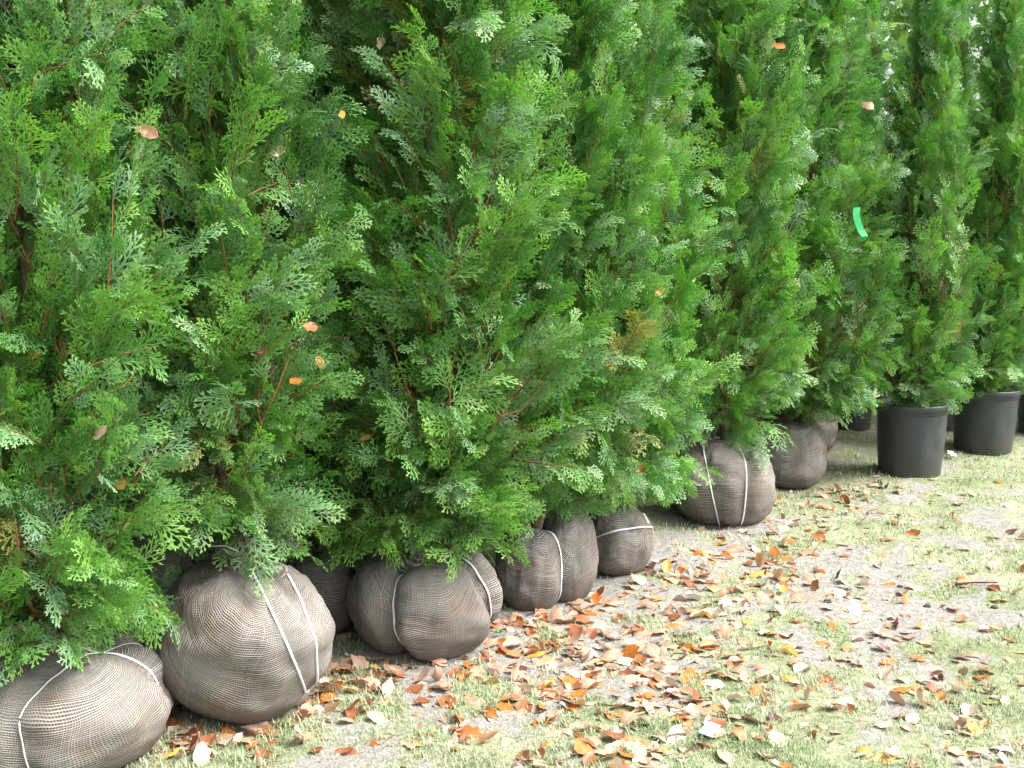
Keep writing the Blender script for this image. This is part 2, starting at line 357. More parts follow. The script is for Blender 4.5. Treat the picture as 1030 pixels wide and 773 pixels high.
# ------------------------------------------------------------------ thuja sprays
def unit(v): return v/(np.linalg.norm(v)+1e-9)
def frond(r, L=0.14, n=11, sub=5):
    """flat fern-like frond in the XZ... local plane: x = forward, y = side, z = normal; returns verts, tris, along"""
    v, f, al = [], [], []
    def quadstrip(p0, p1, w0, w1, a0, a1):
        k = len(v); d = unit(p1-p0); s = np.array([-d[1], d[0], 0.0])
        v.extend([p0-s*w0, p0+s*w0, p1+s*w1, p1-s*w1]); al.extend([a0, a0, a1, a1]); f.extend([(k, k+1, k+2), (k, k+2, k+3)])
    def kite(p0, d, ln, w, a):
        k = len(v); s = np.array([-d[1], d[0], 0.0]); up = np.array([0, 0, 1.0])*r.uniform(-0.25, 0.25)*ln
        m = p0 + d*ln*0.55 + up*0.3; t = p0 + d*ln + up
        v.extend([p0, m+s*w, t, m-s*w]); al.extend([a, a+0.2, a+0.35, a+0.2]); f.extend([(k, k+1, k+2), (k, k+2, k+3)])
    bend = r.uniform(-0.5, 0.5)
    def axis(t):                                # gently curved main stem
        return np.array([L*t*math.cos(bend*t*0.5), L*t*math.sin(bend*t*0.5), 0.0])
    for i in range(3): quadstrip(axis(i/3), axis((i+1)/3), 0.0022-0.0003*i, 0.0019-0.0003*i, 0.15+0.25*i, 0.4+0.25*i)
    for j in range(n):
        t = 0.08 + 0.88*(j+r.uniform(-.2, .2))/n; side = 1 if j % 2 else -1
        p0 = axis(t); d0 = unit(axis(min(1, t+0.05))-axis(t-0.05))
        ln = L*(0.50*(1-t)**0.75 + 0.10)*r.uniform(0.75, 1.12)*(0.55+0.45*min(1, t/0.22))
        th = side*math.radians(r.uniform(36, 52)); c, s = math.cos(th), math.sin(th)
        d = np.array([c*d0[0]-s*d0[1], s*d0[0]+c*d0[1], 0]); zz = r.uniform(-.22, .18)
        d = unit(d + np.array([0, 0, zz])); d2 = unit(d*0.85 + d0*0.4 + np.array([0, 0, zz*0.4]))
        pm = p0 + d*ln*0.5; pe = pm + d2*ln*0.5
        quadstrip(p0, pm, 0.0024, 0.0027, 0.25, 0.45); quadstrip(pm, pe, 0.0027, 0.0019, 0.45, 0.9)
        ns = max(1, int(round(sub*ln/(0.5*L)+0.5)))
        for k in range(ns):
            u = (k+0.6)/ns; q = p0+d*ln*u if u < 0.5 else pm+d2*ln*(u-0.5); dd = d if u < 0.5 else d2
            sl_ = ln*0.48*(1-u*0.65)*r.uniform(0.8, 1.15)+0.009
            ss = 1 if k % 2 else -1; a = ss*math.radians(r.uniform(32, 50)); ca, sa = math.cos(a), math.sin(a)
            e = unit(np.array([ca*dd[0]-sa*dd[1], sa*dd[0]+ca*dd[1], dd[2]]))
            kite(q, e, sl_, 0.0039, 0.4+0.25*u)
        kite(pe-d2*0.006, d2, 0.018, 0.0034, 0.7)
    kite(axis(0.97), unit(axis(1.0)-axis(0.9)), 0.018, 0.004, 0.7)
    v = np.array(v); droop = r.uniform(0.5, 2.6)
    v[:, 2] -= droop*v[:, 0]**2 + 1.2*v[:, 1]**2*r.uniform(0, 1.5)
    return v, np.array(f), np.clip(np.array(al), 0, 1)
def basis(fwd, roll):
    f = unit(np.asarray(fwd, float)); up = np.array([0, 0, 1.0])
    if abs(f[2]) > 0.95: up = np.array([1.0, 0, 0])
    s = unit(np.cross(up, f)); n = np.cross(f, s)
    c, q = math.cos(roll), math.sin(roll)
    return np.stack([f, c*s+q*n, -q*s+c*n], 0)           # rows: images of local x, y, z
FR = random.Random(11)
FRONDS = [frond(FR, FR.uniform(0.115, 0.16), FR.choice((8, 9, 10)), FR.choice((2, 3, 3))) for _ in range(10)]
def cluster(r, nf=9, L=0.24):
    """a branch tip along +X: thin brown stem and nf fronds"""
    vs_, fs_, al_, tn_, st = [], [], [], [], 0
    cur = r.uniform(-0.35, 0.35); sag = r.uniform(-0.2, 0.5)
    def stem(t): return np.array([L*t, cur*L*t*t, -sag*L*t*t*0.6])
    sp = np.array([stem(t) for t in np.linspace(0, 0.92, 5)])
    v, f = tube_np(sp, np.linspace(0.0034, 0.0012, 5), 4)
    f = np.concatenate([f[:, [0, 1, 2]], f[:, [0, 2, 3]]])
    vs_.append(v); fs_.append(f); al_.append(np.full(len(v), 0.1)); tn_.append(np.full(len(v), 2.0)); st = len(v)
    for i in range(nf):
        t = 0.06 + 0.9*i/(nf-1); last = i == nf-1
        p = stem(t); d = unit(stem(min(1, t+.05))-stem(t-.05))
        a = 0 if last else (1 if i % 2 else -1)*math.radians(r.uniform(28, 62))
        e = unit(np.array([math.cos(a)*d[0]-math.sin(a)*d[1], math.sin(a)*d[0]+math.cos(a)*d[1], d[2]+r.uniform(-.45, .35)]))
        B = basis(e, r.uniform(-0.8, 0.8)); fv, ff, fa = FRONDS[r.randrange(len(FRONDS))]
        sc = r.uniform(0.68, 1.05)*(1.0-0.25*t)
        vs_.append((fv*sc) @ B + p); fs_.append(ff+st); al_.append(fa); tn_.append(np.full(len(fv), r.uniform(-0.12, 0.12))); st += len(fv)
    return np.concatenate(vs_), np.concatenate(fs_), np.concatenate(al_), np.concatenate(tn_)
CL = [cluster(FR, FR.choice((8, 9, 10)), FR.uniform(0.2, 0.29)) for _ in range(14)]
print('tris per cluster', np.mean([len(c[1]) for c in CL]))

def prof(h, H):
    """relative crown radius at height h above the crown base, crown height H"""
    t = np.clip(h/H, 0, 1)
    return np.clip((0.62 + 0.55*np.minimum(1, t/0.16)**0.8 - 0.17)*(1 - np.clip((t-0.22)/0.78, 0, 1)**1.7)**0.85, 0.02, 1)
def crown_mesh(name, seed, H, R, N, open_base=0.0, upright=0.0):
    r = np.random.default_rng(seed); rr = random.Random(seed)
    vs_, fs_, al_, tn_, mi, st = [], [], [], [], [], 0
    lob = r.uniform(0, 2*np.pi, 3)
    k = 0
    while k < N:
        h = H*r.uniform(0, 1)**1.18
        w = float(prof(h, H))
        if r.uniform() > 0.25+0.75*w: continue
        a = r.uniform(0, 2*np.pi)
        lump = 1 + 0.13*math.sin(2*a+lob[0]+h*1.7) + 0.10*math.sin(3*a+lob[1]-h*3.1) + 0.11*math.sin(5*h+lob[2]+a)
        q = 1-0.75*r.uniform()**1.7
        rad = R*w*lump*q - 0.13
        if rad < 0.02: rad = r.uniform(0, 0.04)
        t = h/H
        el = math.radians(2 + 56*min(1, t/0.20) + 14*t + r.normal(0, 17) + upright*25)
        aa = a + r.normal(0, 0.55)
        d = np.array([math.cos(aa)*math.cos(el), math.sin(aa)*math.cos(el), math.sin(el)])
        p = np.array([math.cos(a)*rad, math.sin(a)*rad, h + r.normal(0, .04)])
        B = basis(d, r.normal(0, 0.9)); cv, cf, ca, ct = CL[rr.randrange(len(CL))]
        s = r.uniform(0.68, 1.12)
        v = (cv*s) @ B + p
        if v[:, 2].min() < -0.05: continue
        tint = np.clip(r.normal(0.47, 0.24) + (0.20 if h < 0.45 and r.uniform() < 0.5 else 0) + np.where(ct > 1, 0, ct), 0, 0.94)
        if r.uniform() < 0.022: tint = np.full(len(cv), 0.97)
        tint = np.where(ct > 1, 1.0, tint)
        vs_.append(v); fs_.append(cf+st); al_.append(ca); tn_.append(tint); st += len(v); k += 1
    v = np.concatenate(vs_); f = np.concatenate(fs_)
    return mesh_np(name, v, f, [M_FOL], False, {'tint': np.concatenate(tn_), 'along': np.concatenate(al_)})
CROWN_H = 2.75
CROWNS = [crown_mesh('crown', 101, CROWN_H, 0.44, 540), crown_mesh('crown', 202, CROWN_H, 0.44, 540), crown_mesh('crown', 303, CROWN_H, 0.44, 540)]
CROWNP = crown_mesh('crown', 404, 2.5, 0.40, 400, upright=1.0)
def spray_mesh(c, k):
    r = np.random.default_rng(900+k); cv, cf, ca, ct = c
    base = [0.25, 0.5, 0.62, 0.72, 0.4, 0.85, 0.56, 0.9][k % 8]
    tint = np.where(ct > 1, 1.0, np.clip(base+np.where(ct > 1, 0, ct), 0, .94))
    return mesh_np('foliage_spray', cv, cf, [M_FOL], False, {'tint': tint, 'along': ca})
SPRAYS = [spray_mesh(CL[k], k) for k in range(8)]
def trunk_mesh(seed, H):
    r = random.Random(seed); pts = [(0.02*math.sin(i*1.3+seed), 0.02*math.cos(i*0.9+seed*2), -0.12+i*(H*0.9+0.12)/9) for i in range(10)]
    v, f = tube_np(pts, np.linspace(0.022, 0.005, 10), 8); return mesh_np('trunk', v, f, [M_BARK], True)
def limb_mesh(seed, k):
    r = random.Random(seed*77+k); L = r.uniform(0.35, 0.55); lift = r.uniform(0.9, 1.7); wob = r.uniform(-0.14, 0.14)
    def at(t): return np.array([L*0.62*t**0.9, wob*math.sin(t*4)*L, L*lift*0.55*(t**1.5)])
    v, f = tube_np([at(t) for t in np.linspace(0, 1, 8)], np.linspace(0.007, 0.0018, 8), 5); V_, F_ = [v], [f]; st = len(v)
    for q in range(4):
        t = r.uniform(0.3, 0.85); p = at(t); d = unit(np.array([r.uniform(.2, 1), r.uniform(-1, 1), r.uniform(.1, 1)])); l = r.uniform(0.06, 0.14)
        v, f = tube_np([p, p+d*l*0.5, p+d*l*0.9+np.array([0, 0, l*0.25])], [0.003, 0.0022, 0.0012], 4); V_.append(v); F_.append(f+st); st += len(v)
    return mesh_np('branch', np.concatenate(V_), np.concatenate(F_), [M_TWIG], True)
LIMBS = [limb_mesh(5, k) for k in range(8)]
TRUNKS = [trunk_mesh(s, 2.75) for s in (1, 2)]

# ------------------------------------------------------------------ burlap root balls
def ball_verts(c, R, Hh, seed, planes, sagA, depth=0.07, nu=96, nv=60, squareness=0.8):
    """a flattened lumpy ball sitting on z=0 at the origin; returns verts, quads, uv, mud"""
    fr = math.atan2(-c[1], -c[0])                      # azimuth towards the photograph's side
    us = np.linspace(0, 2*np.pi, nu+1); vs2 = np.linspace(-np.pi/2, np.pi/2, nv+1)
    V, UV, MUD = [], [], []
    sd = Vector((seed*3.1, seed*1.7, seed*0.9))
    arc = 0.0; prev = None
    for jv, el in enumerate(vs2):
        ce, se = max(0.0, math.cos(el)), math.sin(el)
        rad = R*ce**squareness; z = Hh*0.5*(1 + math.copysign(abs(se)**0.92, se))
        if prev is not None: arc += math.hypot(rad-prev[0], z-prev[1])
        prev = (rad, z)
        for iu, uu in enumerate(us):
            az = fr + np.pi + uu
            if iu == nu: az = fr + np.pi
            n = Vector((math.cos(az)*ce, math.sin(az)*ce, se))
            lump = mnoise.noise(n*1.5+sd)*0.10 + mnoise.noise(n*3.6+sd)*0.035 + mnoise.noise(n*9+sd)*0.014
            fold = mnoise.noise(Vector((math.cos(az)*4.5, math.sin(az)*4.5, se*0.9))+sd); fold = (1-abs(fold)*2)
            gath = max(0, (se-0.35)/0.65)
            k = 1 + lump*1.15 + 0.026*fold*(0.5+gath*2.4)
            p = Vector((math.cos(az)*rad*k, math.sin(az)*rad*k, z*(1+lump*0.6)))
            q = Vector((p.x, p.y, p.z-Hh/2))
            for (pn, pd) in planes:
                ds = abs(q.dot(pn)-pd); g = math.exp(-(ds/0.034)**2)
                q = q*(1-depth*g); q = q*(1+0.018*math.exp(-((ds-0.085)/0.05)**2))
            z2 = q.z + Hh/2
            if z2 < 0.10*Hh: z2 = 0.10*Hh - (0.10*Hh-z2)*0.35*(1 if z2 > 0 else 0.2)
            V.append((q.x, q.y, z2))
            da = (uu-np.pi)/1.15
            warp = sagA*max(0, 1-da*da) + 0.028*mnoise.noise(n*1.8+sd*1.3)
            UV.append((uu*R*0.95 + 0.03*mnoise.noise(n*2.0-sd), arc + warp))
            MUD.append(min(1, max(0, (0.34 - z/Hh)*2.6 + 0.5*mnoise.noise(n*3+sd))))
    V = np.array(V); V[:, 2] -= V[:, 2].min()
    i, j = np.meshgrid(np.arange(nv), np.arange(nu), indexing='ij'); w = nu+1
    Q = np.stack([i*w+j, i*w+j+1, (i+1)*w+j+1, (i+1)*w+j], -1).reshape(-1, 4)
    return V, Q, np.array(UV), np.array(MUD)
def rot_tilt(V, Hh, tilt):
    if not tilt: return V
    M = np.array(Euler((math.radians(tilt[0]), math.radians(tilt[1]), 0)).to_matrix())
    V = V @ M.T; V = V.copy(); V[:, 2] -= V[:, 2].min()+0.0
    return V
def plane3(a, b, c):
    n = (b-a).cross(c-a).normalized(); return n, n.dot(a)
def root_ball(parent, key, seed, straps, sagA=0.05, depth=0.07, tilt=None, squareness=0.8, paths=()):
    """parent sits at (cx,cy,gz) unrotated; straps: triples of photograph pixels on the tape"""
    c, R, Hh = BG[key]
    base = Vector((c[0], c[1], float(parent.location.z)))
    V, Q, UV, MUD = ball_verts(c, R, Hh, seed, [], sagA, nu=64, nv=40, squareness=squareness); V = rot_tilt(V, Hh, tilt)
    bvh = BVHTree.FromPolygons([tuple(v) for v in V], [tuple(q) for q in Q])
    planes = []
    for tri in straps:
        pts = []
        for (px, py) in tri:
            d = Vector(ray(px, py)); o = Vector(CAM)-base
            hit = bvh.ray_cast(o, d)[0]
            if hit is None:
                t = (Vector((0, 0, Hh/2))-o).dot(d); hit = bvh.find_nearest(o+d*t)[0]
            pts.append(hit)
        planes.append(plane3(*pts))
    # grooves are cut in the untilted frame; for tilted balls transform the planes back
    M = Euler((math.radians(tilt[0]), math.radians(tilt[1]), 0)).to_matrix() if tilt else Matrix.Identity(3)
    up = []
    dz = 0.0
    if tilt:
        V0 = ball_verts(c, R, Hh, seed, [], sagA, nu=64, nv=40, squareness=squareness)[0] @ np.array(M).T; dz = -V0[:, 2].min()
    for n, d in planes:
        n2 = M.transposed() @ n
        up.append((n2, d - n.z*dz - n2.z*Hh/2))
    V, Q, UV, MUD = ball_verts(c, R, Hh, seed, up, sagA, depth, squareness=squareness); V = rot_tilt(V, Hh, tilt)
    ob = obj('root_ball', mesh_np('root_ball', V, Q, [M_BURLAP], True, {'mud': MUD}, UV), parent)
    bvh = BVHTree.FromPolygons([tuple(v) for v in V], [tuple(q) for q in Q])
    cen = Vector(V.mean(0))
    for n, d in planes:
        o = cen - n*(cen.dot(n)-d)
        a = n.orthogonal().normalized(); b = n.cross(a); loop, nor = [], []
        for k in range(96):
            t = 2*math.pi*k/96; dr = a*math.cos(t)+b*math.sin(t)
            h = bvh.ray_cast(o, dr)
            if h[0] is None: continue
            loop.append(np.array(h[0])); nor.append(np.array(dr))
        if len(loop) < 20: continue
        L = np.array(loop); Nn = np.array(nor); nn = np.array(n)
        # smooth, keep taut, then sweep a flat rounded tape section
        for _ in range(2): L = (np.roll(L, 1, 0)+2*L+np.roll(L, -1, 0))/4
        L = L + Nn*0.0035
        wid, th = 0.0036, 0.0018; sec = [(math.cos(q), math.sin(q)) for q in np.linspace(0, 2*np.pi, 8, endpoint=False)]
        tw = np.array([mnoise.noise(Vector((x*9, y*9, z*9))) for x, y, z in L])*0.7
        v = np.concatenate([L[:, None, :] + (np.cos(tw)[:, None]*nn*wid*cx + np.sin(tw)[:, None]*Nn*wid*cx + Nn*th*cy)[:, None, :] for cx, cy in sec], 1)
        m, s = len(L), 8; i, j = np.meshgrid(np.arange(m), np.arange(s), indexing='ij')
        f = np.stack([i*s+j, ((i+1) % m)*s+j, ((i+1) % m)*s+(j+1) % s, i*s+(j+1) % s], -1).reshape(-1, 4)
        obj('strap', mesh_np('strap', v.reshape(-1, 3), f, [M_STRAP], True), ob)
    for path in paths:                                   # short loose string ends lying on the burlap
        P = []
        for (px, py) in path:
            d = Vector(ray(px, py)); o = Vector(CAM)-base; hit = bvh.ray_cast(o, d)[0]
            if hit is None: hit = bvh.find_nearest(o+d*(cen-o).dot(d))[0]
            P.append(np.array(hit - d*0.003))
        v, f = tube_np(P, 0.0042, 7); obj('strap', mesh_np('strap', v, f, [M_STRAP], True), ob)
    return ob, V
def frayed_tuft(parent, pos, n, seed, h=0.09):
    r = random.Random(seed); vs_, fs_, st = [], [], 0
    for k in range(n):
        a = r.uniform(0, 6.28); b = r.uniform(0.1, 1.1); p = np.array(pos)+np.array([r.gauss(0, .03), r.gauss(0, .03), r.gauss(0, .012)])
        d = np.array([math.cos(a)*math.sin(b), math.sin(a)*math.sin(b), math.cos(b)]); e = unit(d+np.array([r.gauss(0, .6), r.gauss(0, .6), -0.4]))
        L = h*r.uniform(0.4, 1)
        v, f = tube_np([p-d*0.02, p+d*L*0.5, p+d*L*0.5+e*L*0.5], [0.0022, 0.0018, 0.001], 4); vs_.append(v); fs_.append(f+st); st += len(v)
    obj('frayed_threads', mesh_np('frayed_threads', np.concatenate(vs_), np.concatenate(fs_), [M_FRAY], False), parent, kind='stuff')

def burlap_collar(parent, pos, seed, r0=0.10, h=0.10, lean=(0.0, 0.0)):
    """loose cloth gathered and tied on top of a root ball, ruffled and open above"""
    nu, prof_ = 72, [(1.25, -0.035), (1.0, 0.0), (0.72, 0.25), (0.56, 0.45), (0.55, 0.55), (0.75, 0.75), (0.98, 0.95), (1.05, 1.0), (0.98, 0.97), (0.7, 0.74)]
    V, UV, MUD = [], [], []
    for k, (q, z) in enumerate(prof_):
        for i in range(nu+1):
            a = 2*np.pi*(i % nu)/nu; t = max(0, z)
            ruf = 1 + (0.05+0.16*t)*mnoise.noise(Vector((math.cos(a)*3.2, math.sin(a)*3.2, seed+t*0.7))) + 0.10*t*math.sin(a*7+seed)
            jag = (0.22*mnoise.noise(Vector((math.cos(a)*5, math.sin(a)*5, seed*3.3))) if t > 0.7 else 0)
            V.append((pos[0]+math.cos(a)*r0*q*ruf + lean[0]*t*h, pos[1]+math.sin(a)*r0*q*ruf + lean[1]*t*h, pos[2]+h*(z+jag))); UV.append((a*r0, z*h+q*0.05)); MUD.append(0.1)
    m, w = len(prof_), nu+1; i, j = np.meshgrid(np.arange(m-1), np.arange(nu), indexing='ij')
    obj('burlap_collar', mesh_np('burlap_collar', np.array(V), np.stack([i*w+j, i*w+j+1, (i+1)*w+j+1, (i+1)*w+j], -1).reshape(-1, 4), [M_BURLAP], True, {'mud': MUD}, np.array(UV)), parent)

# ------------------------------------------------------------------ trees
def add_foliage(root, top, R, seed, n_limb, n_spray, lean=(0, 0), crown=None, hs=1.0, potted=False, cen=(0, 0), lift=0.02):
    r = random.Random(seed)
    crown = crown or CROWNS[seed % 3]
    Rm = 0.40 if potted else 0.44; Hc = 2.5 if potted else CROWN_H
    rotz = r.uniform(0, 6.28); s = R/Rm
    M = Matrix.Translation((cen[0], cen[1], top)) @ Euler((lean[0], lean[1], 0)).to_matrix().to_4x4()
    tk = obj('trunk', TRUNKS[seed % 2], root); tk.matrix_local = M @ Matrix.Diagonal((1, 1, hs, 1))
    co = obj('crown', crown, root, kind='stuff'); co.matrix_local = M @ Matrix.Translation((0, 0, lift)) @ Matrix.Rotation(rotz, 4, 'Z') @ Matrix.Diagonal((s, s, hs, 1))
    yaw = math.atan2(-root.location.y, -root.location.x)       # towards the camera
    for k in range(int(n_limb*1.6)):
        z = 0.08 + (k+r.random())/n_limb*1.45; a = yaw + r.gauss(0, 0.9)
        b = obj('branch', LIMBS[r.randrange(8)], root)
        ls = s*r.uniform(0.7, 1.12)*float(prof(z+0.2, Hc))
        b.matrix_local = M @ Matrix.Translation((0, 0, z)) @ Matrix.Rotation(a, 4, 'Z') @ Matrix.Diagonal((ls, ls, ls, 1))
    for k in range(n_spray):
        z = lift + 1.9*r.random()**1.15; a = yaw + r.uniform(-1.75, 1.75); w = float(prof(z, Hc))
        el = math.radians(0 + 54*min(1, z/0.5) + r.gauss(0, 17) + (18 if potted else 0)); aa = a + r.gauss(0, .45)
        d = (math.cos(aa)*math.cos(el), math.sin(aa)*math.cos(el), math.sin(el))
        B = basis(d, r.gauss(0, 0.9)); rad = max(0.03, R*w*r.uniform(0.8, 1.08)-0.12); sc = r.uniform(0.65, 1.0)
        R3 = Matrix(B.T.tolist()).to_4x4()
        if z + d[2]*0.3*sc - 0.06 < lift-0.04: continue
        o = obj('foliage_spray', SPRAYS[r.randrange(8)], root)
        o.matrix_local = M @ Matrix.Translation((math.cos(a)*rad, math.sin(a)*rad, z)) @ R3 @ Matrix.Scale(sc, 4)
    return co

def balled_tree(key, label, R, seed, straps=(), n_limb=16, n_spray=70, lean=(0, 0), sagA=0.05, depth=0.07, tilt=None, group='thuja trees with burlap root balls', hs=1.0, cen=(0, 0), squareness=0.8, lift=0.02, paths=()):
    c, Rb, Hh = BG[key]
    root = bpy.data.objects.new('thuja_tree', None); COL.objects.link(root); root.empty_display_size = 0.2
    root.location = (c[0], c[1], float(ground_h(c[0], c[1]))-0.012)
    root['label'] = label; root['category'] = 'tree'; root['group'] = group
    ob, V = root_ball(root, key, seed, straps, sagA, depth, tilt, squareness, paths)
    top = float(V[:, 2].max())
    add_foliage(root, top-0.03, R, seed, n_limb, n_spray, lean, hs=hs, cen=cen, lift=lift)
    return root, ob, V

t1, rb1, V1 = balled_tree('b1', 'thuja tree at the left edge, over the nearest burlap root ball with crossed white tapes', 0.35, 12,
    [((100, 651), (40, 690), (22, 770)), ((72, 648), (125, 657), (152, 672))], lean=(0, 0.0), lift=0.03, sagA=0.10, n_spray=110, n_limb=22)
t2, rb2, V2 = balled_tree('b2', 'thuja tree over a leaning burlap root ball, second from the left', 0.31, 13,
    [((256, 580), (285, 640), (308, 697)), ((290, 580), (312, 628), (319, 668))], tilt=(10, 16), lift=0.06, sagA=0.12, n_spray=110, n_limb=22, depth=0.04, cen=(0.0, 0.03))
burlap_collar(rb2, V2[V2[:, 2].argmax()]+np.array([0.05, -0.04, -0.035]), 2.0, 0.115, 0.10, (0.5, -0.2))
frayed_tuft(rb2, V2[V2[:, 2].argmax()]+np.array([0.10, -0.07, 0.03]), 45, 3)
t3, _, _ = balled_tree('b3', 'thuja tree behind, its dark root ball half hidden between the leaning and the pinched one', 0.24, 14, n_spray=40, n_limb=12)
t4, rb4, V4 = balled_tree('b4', 'broad thuja tree in the centre, its burlap root ball pinched into lobes by white string', 0.42, 15,
    [((436, 543), (390, 590), (397, 654)), ((446, 541), (474, 562), (500, 618))], lift=0.035, sagA=0.16, depth=0.19, n_spray=120, n_limb=24, cen=(0.06, 0.03))
burlap_collar(rb4, np.array([0.02, -0.05, V4[:, 2].max()-0.045]), 4.0, 0.10, 0.08)
frayed_tuft(rb4, V4[V4[:, 2].argmax()], 20, 5, 0.05)
t5, _, _ = balled_tree('b5', 'thuja tree on a rounded burlap root ball with one curved white string, right of centre', 0.34, 16,
    [((544, 520), (564, 552), (566, 600))], lift=0.07, sagA=0.03, n_spray=80, lean=(0, 0.02))
t6, _, _ = balled_tree('b6', 'thuja tree behind, its plain root ball peeping out beside the curved white string', 0.32, 17, lift=0.08, n_spray=40)
t7, _, _ = balled_tree('b7', 'thuja tree on a small root ball with a level white band round it', 0.35, 18,
    [((598, 541), (625, 533), (653, 530))], paths=[[(638, 502), (643, 510), (648, 518), (652, 527)]], lift=0.07, sagA=0.04, n_spray=90, n_limb=18, cen=(0.02, 0.05), depth=0.05)
t8, _, _ = balled_tree('b8', 'thuja tree on a brown root ball with two upright white strings', 0.35, 19,
    [((712, 476), (717, 500), (722, 522)), ((749, 462), (751, 490), (748, 520))], lift=0.05, sagA=0.0, n_spray=90, n_limb=18, depth=0.04, cen=(0.0, 0.05))
t9, _, _ = balled_tree('b9', 'thuja tree on a grey wrinkled upright root ball, nearest to the plastic pots', 0.42, 20, lift=0.07, sagA=0.07, n_spray=80, n_limb=16, squareness=0.55, cen=(0.05, 0))
t10, _, _ = balled_tree('b10', 'thuja tree behind the grey wrinkled root ball, only the edge of its own showing', 0.32, 21, n_spray=25)

def dry_branch(root, px, py, depth, ends):
    a = at_depth(px, py, depth); L0 = np.array(root.location)
    for (qx, qy, dz) in ends:
        b = at_depth(qx, qy, depth+dz); P = [a*(1-t)+b*t + np.array([0, 0, 0.012*math.sin(t*5)]) - L0 for t in np.linspace(0, 1, 6)]
        v, f = tube_np(P, np.linspace(0.007, 0.003, 6), 6); obj('branch', mesh_np('branch', v, f, [M_DEAD], True), root, label='bare pale dry twig')
dry_branch(t8, 752, 50, 5.50, [(728, 36, -.05), (750, 16, .02), (765, 30, -.02), (754, 75, .06)])
dry_branch(t4, 378, 520, 3.85, [(410, 540, .05), (355, 522, -.04)])
dry_branch(t1, 40, 600, 3.02, [(110, 612, .05), (20, 575, -.03), (75, 625, .0)])
# potted trees ------------------------------------------------------
def lathe(prof_, n=48, dent=None):
    prof_ = np.array(prof_); m = len(prof_); a = np.linspace(0, 2*np.pi, n, endpoint=False)
    v = np.stack([prof_[:, 0][:, None]*np.cos(a), prof_[:, 0][:, None]*np.sin(a), np.repeat(prof_[:, 1][:, None], n, 1)], -1).reshape(-1, 3)
    i, j = np.meshgrid(np.arange(m-1), np.arange(n), indexing='ij'); j2 = (j+1) % n
    f = np.stack([i*n+j, i*n+j2, (i+1)*n+j2, (i+1)*n+j], -1).reshape(-1, 4)
    return v, f
def potted_tree(px, ybase, ytop, wtop, label, seed, R, n_spray=50, n_limb=14, hs=1.0, lean=(0, 0), gap=0.0):
    g = ground_px(px, ybase); d = g[1]; rt = wtop/2/F*(d+0.15); d = g[1] + rt*0.8
    c = at_depth(px, ybase, d); Hh = at_depth(px, ytop, d)[2]; rt = wtop/2/F*d; rb = rt*0.83
    root = bpy.data.objects.new('potted_thuja_tree', None); COL.objects.link(root); root.empty_display_size = 0.2
    root.location = (c[0], d, float(ground_h(c[0], d))-0.01)
    root['label'] = label; root['category'] = 'potted tree'; root['group'] = 'thuja trees in dark plastic pots'
    pr = [(0.001, 0.0), (rb-0.012, 0.0), (rb, 0.012), (rb+(rt-rb)*0.35, Hh*0.35), (rt-0.012, Hh*0.86), (rt-0.012, Hh*0.865), (rt-0.004, Hh*0.875), (rt-0.004, Hh-0.035),
          ]
    v, f = lathe(pr)
    rs = random.Random(seed)
    az = np.arctan2(v[:, 1], v[:, 0]); k = 1 + 0.010*np.sin(2*az+seed) + 0.012*np.exp(-((np.sin((az-seed*1.3)/2))/0.18)**2-((v[:, 2]-Hh*0.4)/0.08)**2)
    v[:, 0] *= k; v[:, 1] *= k
    pot = obj('pot', mesh_np('pot', v, f, [M_POT], True), root)
    rp = [(rt-0.004, Hh-0.036), (rt+0.003, Hh-0.034), (rt+0.0045, Hh-0.02), (rt+0.006, Hh-0.005), (rt+0.004, Hh), (rt-0.004, Hh), (rt-0.009, Hh-0.006), (rt-0.012, Hh*0.86), (rt-0.02, Hh*0.8)]
    v, f = lathe(rp); k = 1 + 0.010*np.sin(2*np.arctan2(v[:, 1], v[:, 0])+seed); v[:, 0] *= k; v[:, 1] *= k
    obj('rim', mesh_np('rim', v, f, [M_POT], True), pot)
    sp = [(rt-0.012-0.001, Hh*0.875)] + [((rt-0.014)*t, Hh*0.875 + 0.02*(1-t)) for t in (0.85, 0.7, 0.55, 0.4, 0.25, 0.1, 0.005)]
    v, f = lathe(sp, 40); v[:, 2] += np.array([mnoise.noise(Vector((x*28, y*28, seed)))*0.016 for x, y, z in v])*(np.hypot(v[:, 0], v[:, 1]) < rt-0.02)
    obj('soil', mesh_np('soil', v, f, [M_SOIL], False), root)
    add_foliage(root, Hh*0.9, R, seed, n_limb, n_spray, lean, CROWNP, hs, True, lift=0.01)
    return root
potA = potted_tree(914, 482, 402, 74, 'thuja tree in the nearest dark grey plastic pot', 31, 0.33, 80, 18)
potB = potted_tree(988, 457, 387, 67, 'thuja tree in the second dark grey plastic pot, by the right edge', 32, 0.34, 70, 16)
potC = potted_tree(1052, 441, 376, 64, 'thuja tree in the pot cut off by the right edge', 33, 0.38, 40)
potD = potted_tree(856, 436, 380, 44, 'thuja tree in a black pot in the shade behind the grey wrinkled root ball', 34, 0.32, 30)
potE = potted_tree(938, 434, 372, 54, 'thuja tree in a black pot mostly hidden between the two front pots', 35, 0.32, 30)

